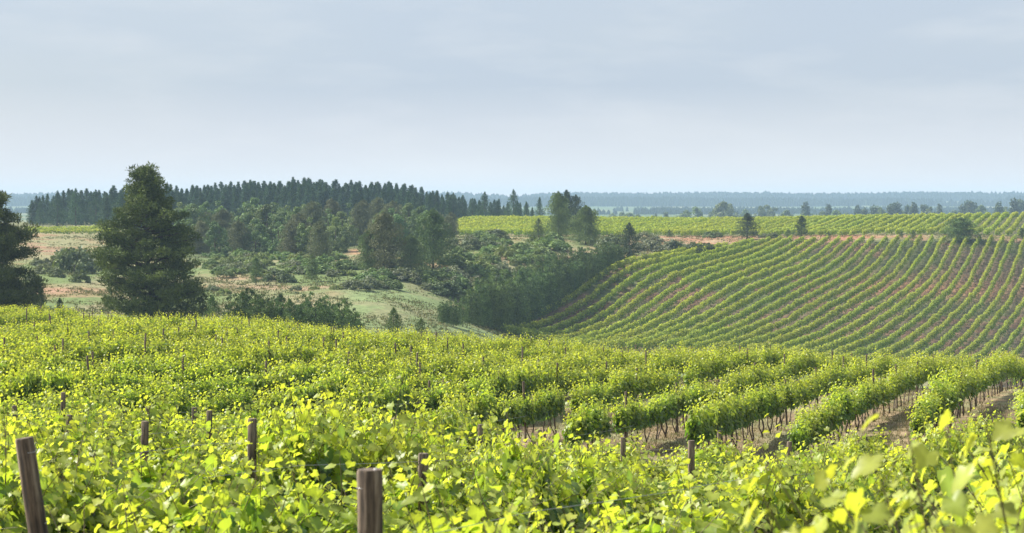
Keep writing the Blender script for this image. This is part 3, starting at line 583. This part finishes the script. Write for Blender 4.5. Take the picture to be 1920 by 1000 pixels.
GR[3:5] = SO[:2]
YB_ = [bushpine(5, w_, 26, .24, YD, YL) for w_ in (3.0, 3.6, 2.6)] + YP[:1]
GT = [330, 400, 480, 560, 640, 720, 800, 850]; GY = [385, 383, 382, 380, 379, 378, 388, 398]
KL = ['dark green', 'dark green', 'dark green', 'olive grey', 'olive grey', 'bright green']
for rank, (Y0, dpx, addy, by) in enumerate(((452, 24, 0, 0), (418, 27, 12, 0), (385, 33, 28, 0))):
    px = 335 + rank * 9
    while px < (852, 845, 640)[rank]:
        yy = Y0 + R.normal(0, 6); x = (px - CX) / F * yy; zg = z1(x, yy); h = max(5, zpy(np.interp(px, GT, GY) + addy + R.normal(0, 5), yy) - zg)
        i = R.choice(6, p=[.21, .21, .21, .16, .16, .05]); g = GR[i]
        tree('broadleaf_tree', (x, yy, zg), g[0], g[1], None, f'{KL[i]} tree in the {("back", "middle", "front")[rank]} of the grove below the ridge', 'tree', f'{("back", "middle", "front")[rank]} trees of the grove below the ridge', h / 10, R.uniform(0, 6), h / 10 * R.uniform(.85, 1.15))
        px += dpx * R.uniform(.7, 1.35)
def place(kind, lst, px, pbase, ptop, name, label, cat, group=None, ymin=150, H0=5, wx=None, yfix=None):
    if yfix: y_ = yfix; x_ = (px - CX) / F * y_
    else: x_, y_ = hit(px, pbase, ymin)
    zg_ = z1(x_, y_); h = max(.8, zpy(ptop, y_) - zg_); g = lst[R.integers(len(lst))]
    return tree(name, (x_, y_, zg_), g[0], g[1], None, label, cat, group, h / H0, R.uniform(0, 6), (wx or 1) * h / H0)
for i, (px, pt) in enumerate(((440, 556), (455, 548), (472, 544), (490, 543), (508, 548), (526, 552), (543, 562), (562, 556), (577, 554), (592, 562), (612, 560), (632, 552), (650, 570), (660, 582))):
    place(None, YB_, px, 0, pt, 'young_pine', 'young dark pine behind the near hill crest left of centre', 'pine tree', 'young pines behind the near hill crest', yfix=188 + 4 * (i % 3), wx=.9)
for px, pt, lab in ((78, 540, 'small dark pine between the left edge pine and the big pine'), (20, 545, 'low dark pine under the left edge pine'), (50, 548, 'low dark pine just right of the left edge'), (112, 560, 'small spike-topped pine left of the big pine base'), (398, 556, 'small pine seedling right of the big pine base'), (738, 578, 'round grey-green young pine alone on the meadow edge'), (790, 598, 'tiny pine top just showing over the crest left of the pine belt')):
    place(None, YP, px, 0, pt, 'young_pine', lab, 'pine tree', yfix=190, wx=.7)
belt = [(832, 608, 562), (850, 610, 560), (868, 612, 556), (885, 610, 540), (900, 612, 525), (915, 614, 516), (930, 616, 512), (945, 616, 510), (960, 612, 512), (975, 606, 508), (990, 600, 508), (1005, 592, 505), (1018, 584, 497),
        (1030, 576, 488), (1042, 566, 482), (1055, 560, 485), (1068, 552, 484), (1080, 545, 480), (1092, 536, 476), (1105, 528, 468), (1118, 520, 462), (1130, 512, 458), (1142, 504, 455), (1155, 500, 452), (925, 590, 520), (950, 585, 505), (985, 575, 495), (1010, 560, 480), (1035, 545, 470), (1065, 530, 465), (1090, 515, 458)]
for bi, (px, pb, pt) in enumerate(sorted(belt)):
    place(None, YB_, px, pb, pt, 'young_pine', f'dense young pine, {ordw(bi + 1)} from the lower left end of the belt', 'pine tree', 'young pines in the belt along the far vine slope', ymin=262, wx=.95)
# single trees right of centre
TP = [conifer(10, rb, 60, 40, .42, (.03, .055, .03), (.10, .14, .065), .4, .55, .08) for rb in (2.6, 3.3)]
for px, pb, pt, lst, H0, wx, nm, lab in ((1047, 448, 360, SO[2:], 10, .8, 'broadleaf_tree', 'tall grey-brown tree on the terrace edge, left of a darker one'), (1062, 442, 357, TP, 10, .9, 'pine_tree', 'dark pine top rising behind the grey-brown tree'), (1080, 440, 366, TP, 10, .8, 'pine_tree', 'narrow pine leaning out right of the grey-brown tree'), (1098, 460, 386, SO[2:], 10, 1.15, 'broadleaf_tree', 'round dark green tree right of the grey-brown one'),
                                         (1010, 455, 410, YP, 5, .9, 'young_pine', 'small dark pine at the left foot of the grey-brown tree'), (1180, 488, 418, TP, 10, 1.0, 'pine_tree', 'stout dark pine above the top of the first far vine row'), (1401, 449, 400, TP, 10, 1.6, 'young_pine', 'bushy dark pine with a white tip on the soil bank'),
                                         (1503, 450, 405, TP, 10, 1.1, 'young_pine', 'narrow dark pine on the soil bank right of the bushy one'), (1553, 449, 434, YP, 5, 1.1, 'young_pine', 'small dark round pine on the soil bank'), (1255, 446, 431, YP, 5, 1.5, 'young_pine', 'low dark pine bush in front of the terrace rows'),
                                         (1478, 446, 430, YP, 5, 1.6, 'young_pine', 'low dark bush left of the narrow dark pine'), (1802, 453, 408, SO[2:], 10, 2.2, 'broadleaf_tree', 'wide dark shrubby tree on the bank above the far slope at the right'), (1712, 449, 432, YP, 5, 1.2, 'young_pine', 'small dark bush on the bank left of the wide shrubby tree'), (1690, 447, 434, YP, 5, 1., 'young_pine', 'smaller dark bush left of its twin on the bank'), (1915, 447, 428, GR[:3], 10, 1.5, 'broadleaf_tree', 'dark bush cut by the right edge above the far slope'),
                                         (585, 528, 478, YP, 5, .95, 'young_pine', 'cone-shaped young pine on the tan clearing'), (480, 534, 484, YP, 5, 1.0, 'young_pine', 'upright grey-green young pine left on the tan clearing'), (600, 492, 412, SO[:1], 10, .9, 'broadleaf_tree', 'tall olive tree in front of the grove by the orange soil scar'), (720, 514, 398, SO[1:2], 10, .95, 'broadleaf_tree', 'large olive tree at the grove front right of the orange scar'), (812, 506, 392, SO[2:], 10, .95, 'broadleaf_tree', 'tall dark tree closing the right end of the grove'), (695, 512, 430, SO, 10, 1.0, 'broadleaf_tree', 'dark rounded tree left of the large olive tree'), (770, 515, 440, SO[2:], 10, 1.2, 'broadleaf_tree', 'lower green tree between the olive and the tall dark tree'), (545, 480, 420, SO[:2], 10, 1.1, 'broadleaf_tree', 'pale olive tree at the front of the grove above the clearing')):
    place(None, lst, px, pb, pt, nm, lab, 'pine tree' if 'pine' in nm else 'tree', H0=H0, wx=wx, ymin=230)
# shrubs
def shrub(H, W, nc, per, size, cd, cl_):
    mb = MB(); cs = []; rs = []
    for i in range(nc):
        a_ = R.uniform(0, 2 * pi); f = R.uniform(0, 1) ** .5; r_ = W * .5 * f; h = H * (.75 * (1 - f ** 2) * R.uniform(.4, 1) + .12); cs.append([r_ * cos(a_), r_ * sin(a_), h]); rs.append(.22 * H * R.uniform(.7, 1.2))
    clumps(mb, cs, np.array(rs), per, size, .7, cd, cl_); tm = MB(); tube(tm, np.array([[0, 0, -.2], [.02, 0, H * .3], [0, .03, H * .5]]), [.05, .04, .02], 5)
    return tm.mesh('stem', [M_BARK]), mb.mesh('foliage', [M_CROWN])
SH = [shrub(1.6, 2.8, 22, 70, .24, (.08, .125, .04), (.24, .31, .10)) for _ in range(3)] + [shrub(1.6, 2.6, 20, 50, .24, (.10, .12, .065), (.25, .27, .16)) for _ in range(2)] + [shrub(1.8, 2.4, 20, 55, .26, (.07, .10, .045), (.19, .24, .10)) for _ in range(2)]
SN = ['fresh green'] * 3 + ['grey-green'] * 2 + ['dark green'] * 2
def put_shrub(px, py, hp, zone, w_=1.0, ki=None, ymin=225):
    x_, y_ = hit(px, py, ymin); i = R.integers(7) if ki is None else ki; h = hp * y_ / F; g = SH[i]
    rt = empty('shrub', (x_, y_, z1(x_, y_)), R.uniform(0, 6), (w_ * h / 1.6, w_ * h / 1.6, h / 1.6)); tag(rt, f'{SN[i]} shrub {zone}', 'shrub', f'shrubs {zone}')
    for nm, me in (('stem', g[0]), ('foliage', g[1])):
        o = bpy.data.objects.new(nm, me); C.objects.link(o); o.parent = rt
for _ in range(150):
    px = R.uniform(830, 1120); py = R.uniform(448, 575)
    if px > 1000 - (py - 470) * .9 + 60: continue
    put_shrub(px, py, R.uniform(12, 28), 'on the brushy slope left of the pine belt', R.uniform(.9, 1.5), R.choice([0, 1, 2, 3, 4, 5], p=[.25, .25, .2, .12, .1, .08]))
for _ in range(26): put_shrub(R.uniform(655, 860), R.uniform(520, 546), R.uniform(16, 30), 'in the thicket below the olive trees', R.uniform(1, 1.6), R.choice([0, 1, 3, 4]))
for _ in range(60): put_shrub(R.uniform(385, 660), R.uniform(484, 520), R.uniform(10, 22), 'on the green strip in front of the grove', R.uniform(1, 1.8), R.choice([0, 1, 2, 3]))
for px, py, hp, k_ in ((140, 512, 50, 5), (165, 505, 42, 3), (120, 500, 34, 6), (105, 522, 20, 5), (150, 532, 24, 6), (85, 515, 26, 3), (95, 500, 22, 4), (60, 530, 20, 3), (190, 500, 46, 3), (70, 498, 18, 4)): put_shrub(px, py, hp, 'on the red slope left of the big pine', 1., k_)
for px, py, hp, k_ in ((520, 528, 24, 5), (538, 530, 18, 6), (508, 515, 16, 4), (556, 545, 12, 3), (630, 545, 12, 1), (590, 545, 10, 1), (690, 508, 14, 5), (400, 545, 14, 3), (420, 552, 12, 1)): put_shrub(px, py, hp, 'on the tan clearing right of the big pine', 1.2, k_)
for px, py, hp in ((1215, 470, 26), (1240, 474, 18), (1262, 472, 22), (1282, 474, 26), (1300, 478, 24), (1322, 476, 20), (1230, 455, 14), (1340, 470, 12), (1212, 452, 22), (1150, 470, 30), (1165, 485, 22), (1330, 446, 12), (1450, 447, 12), (1430, 446, 10), (1345, 445, 10)): put_shrub(px, py, hp, 'on the soil bank above the first far rows', 1.3, R.choice([3, 5, 6]), 300)
for i, (px, py, r_) in enumerate(((1212, 492, .55), (1221, 494, .8), (1229, 490, .5), (1262, 487, .9), (1272, 489, .6), (1284, 486, .5))):
    x_, y_ = hit(px, py, 300); mb = MB(); th = np.linspace(0, 2 * pi, 9)[:-1]; rg = [(0.0, .8), (.35, 1.0), (.7, .75), (.95, .3)]
    V = np.array([[r_ * g * cos(a_) * R.uniform(.75, 1.2), r_ * g * sin(a_) * R.uniform(.75, 1.2), r_ * (z_ * 1.1 - .2) + R.normal(0, .04)] for z_, g in rg for a_ in th])
    Q = [(k * 8 + j, k * 8 + (j + 1) % 8, k * 8 + 8 + (j + 1) % 8, k * 8 + 8 + j) for k in range(3) for j in range(8)]; mb.add(V, Q); mb.add(V[-8:], [tuple(range(8))])
    o = mb.build('rock', M_ROCK); o.location = (x_, y_, z1(x_, y_)); tag(o, f'{ordw(i + 1)} dark grey rock from the left above the top of the far vine slope', 'rock', 'rocks above the far vine slope')
# trees on the hazy plain
PR = [broad(18, 20, 55, 40, 1.7, (.10, .14, .065), (.27, .33, .15)) for _ in range(3)]; PPL = [broad(18, 6, 40, 36, 1.3, (.04, .065, .035), (.11, .145, .075), .03) for _ in range(2)]
def plain_tree(px, pt, typ, yy=None, wx=1.0):
    yy = yy or R.uniform(1500, 2300); x_ = (px - CX) / F * yy; zg_ = z1(x_, yy); h = zpy(pt, yy) - zg_; g = (PR if typ == 0 else PPL)[R.integers(3 if typ == 0 else 2)]
    nm = ('broadleaf_tree', 'poplar_tree')[typ]
    tree(nm, (x_, yy, zg_), g[0], g[1], None, ('rounded hazy tree standing on the plain beyond the terrace', 'slim columnar tree standing on the hazy plain beyond the terrace')[typ], 'tree', ('rounded trees on the hazy plain', 'columnar trees on the hazy plain')[typ], h / 18, R.uniform(0, 6), wx * h / 18)
for px, pt, w_ in ((1150, 400, 1.1), (1163, 398, 1.2), (1180, 399, 1.1), (1195, 403, 1), (1225, 405, 1), (1250, 404, 1), (1272, 402, 1), (1290, 394, 1), (1303, 390, .9), (1335, 394, .8), (1345, 386, .9), (1357, 381, 1), (1370, 384, .9), (1400, 392, .8), (1425, 388, .8), (1438, 384, .9), (1450, 386, .8), (1475, 396, 1), (1500, 397, 1), (1520, 398, 1.1), (1545, 396, 1), (1567, 396, 1), (1590, 399, 1), (1612, 400, 1), (1650, 392, .7), (1700, 388, .7), (1745, 390, .7), (1790, 392, .8), (1840, 387, .8), (1876, 385, .7), (1900, 380, .7), (1912, 376, .6), (1888, 384, .7)): plain_tree(px, pt, 0, R.uniform(1150, 1450), w_)
for px, pt in ((1510, 380), (1553, 384), (1608, 386), (1620, 392), (1637, 387), (1645, 389), (1670, 386), (1676, 383), (1684, 381), (1703, 386), (1713, 381), (1730, 385), (1736, 386), (1761, 384), (1803, 385), (1813, 378), (1820, 379), (1828, 381), (1873, 380), (1903, 374), (1918, 378), (1230, 401), (1248, 399)): plain_tree(px, pt - 1, 1, R.uniform(1150, 1350), .9)
for _ in range(90):
    px = R.uniform(1120, 1930); plain_tree(px, R.uniform(397, 407) - (px > 1650) * 6, 0, R.uniform(2000, 2900), R.uniform(.8, 1.6))
# woods on the far ridge: one mass
mb = MB()
for (ya, yb, n, hh) in ((2300, 2900, 5000, 7), (3500, 3900, 6000, 14), (4200, 4600, 9000, 16)):
    yy = R.uniform(ya, yb, n); xx = R.uniform(-.28, .28, n) * yy; keep = fbm(xx / 260, yy / 500, 55) > (.47 if ya < 3000 else .36); xx = xx[keep]; yy = yy[keep]; n = len(xx); gz = zt(xx, yy)
    hs_ = hh * R.uniform(.5, 1.15, n) * (.6 + .8 * fbm(xx / 150, yy / 150, 12))
    for a_ in (0, 1.05, 2.1):
        w_ = hs_ * R.uniform(.25, .5, n); dx = np.cos(a_) * w_; dy = np.sin(a_) * w_
        V = np.stack([np.stack([xx - dx, yy - dy, gz - 1], -1), np.stack([xx + dx, yy + dy, gz - 1], -1), np.stack([xx + dx * .7, yy + dy * .7, gz + hs_ * .6], -1), np.stack([xx, yy, gz + hs_], -1), np.stack([xx - dx * .8, yy - dy * .8, gz + hs_ * .55], -1)], 1)
        mb.add(V, np.arange(n * 5).reshape(-1, 5), np.repeat(np.array([[.035, .055, .03]]) * R.uniform(.7, 1.4, (n, 1)), 5, 0), 0)
tag(mb.build('woodland', M_CROWN), 'distant woods along the blue hazy ridge on the horizon', 'woodland', kind='stuff')

# ------------------------------------------------------------------ ground cover
def cover(name, n, gen, size, cols, label, wid=.35, hz=.8):
    mb = MB(); px, yy = gen(n); x_ = (px - CX) / F * yy; gz = zt(x_, yy); k_ = fbm(x_ / 7, yy / 10, 88); kp = R.random(len(x_)) < np.clip((k_ - .3) * 3.2, .08, 1); x_, yy, gz, k_ = x_[kp], yy[kp], gz[kp], k_[kp]; n = len(x_)
    P = np.stack([x_, yy, gz - .02], -1); P = np.repeat(P, 5, 0) + R.normal(0, 1, (n * 5, 3)) * [size * .7, size * .7, 0]; m_ = len(P)
    cc = np.asarray(cols)[R.integers(len(cols), size=n)]; cc = np.repeat(cc, 5, 0) * R.uniform(.7, 1.3, (m_, 1))
    leaves(mb, P, R.normal(0, 1, (m_, 3)) * [1, 1, .2], R.normal(0, .5, (m_, 3)) + [0, 0, hz], size * R.uniform(.5, 1.3, m_), cc, 'far', wid)
    tag(mb.build(name, M_CROWN), label, 'grass' if 'grass' in name else 'ground cover', kind='stuff')
cover('scrub_grass', 42000, lambda n: (R.uniform(-20, 1180, n), R.uniform(200, 455, n)), .26, [(.13, .17, .06), (.24, .22, .11), (.10, .14, .055), (.18, .20, .09)], 'rough grass and weeds over the valley clearing', .5)
cover('weed_cover', 16000, lambda n: (R.uniform(1150, 1940, n), R.uniform(290, 462, n)), .28, [(.12, .15, .06), (.22, .17, .10), (.10, .12, .05)], 'weeds on the soil between the far vine rows and along the bank', .5)
cover('dry_grass', 70000, lambda n: (R.uniform(0, 1930, n), R.uniform(38, 100, n)), .10, [(.26, .22, .12), (.16, .18, .07), (.30, .25, .15), (.10, .13, .05)], 'dry grass between the trunks of the hillside vines', .16, 1.2)

# ------------------------------------------------------------------ look-alikes: say which one, counted across the view
byl = {}
for o in bpy.data.objects:
    if o.get('category') and o.parent is None: byl.setdefault(o['label'], []).append(o)
for l_, os_ in byl.items():
    if 1 < len(os_) < 160 and len(l_.split()) <= 12:
        for i, o in enumerate(sorted(os_, key=lambda q: q.location.x / max(q.location.y, 1))): o['label'] = l_ + f', {ordw(i + 1)} from the left'
# ------------------------------------------------------------------ haze
m, t = mat('haze'); pv = t.nodes.new('ShaderNodeVolumePrincipled'); pv.inputs['Color'].default_value = (.54, .75, 1.0, 1); pv.inputs['Density'].default_value = .00019; pv.inputs['Anisotropy'].default_value = .0
o = t.nodes.new('ShaderNodeOutputMaterial'); t.links.new(pv.outputs[0], o.inputs['Volume'])
x0, x1, y0, y1, zb, ztop = -5000, 5000, -5000, 5000, float(Z.min()) - 1, 38
V = [(x, y, z) for x in (x0, x1) for y in (y0, y1) for z in (zb, ztop)]
mb = MB(); mb.add(V, [(0, 1, 3, 2), (4, 6, 7, 5), (0, 4, 5, 1), (2, 3, 7, 6), (0, 2, 6, 4), (1, 5, 7, 3)])
tag(mb.build('haze', m), 'thin blue haze filling the air over the valley', 'haze', kind='stuff')
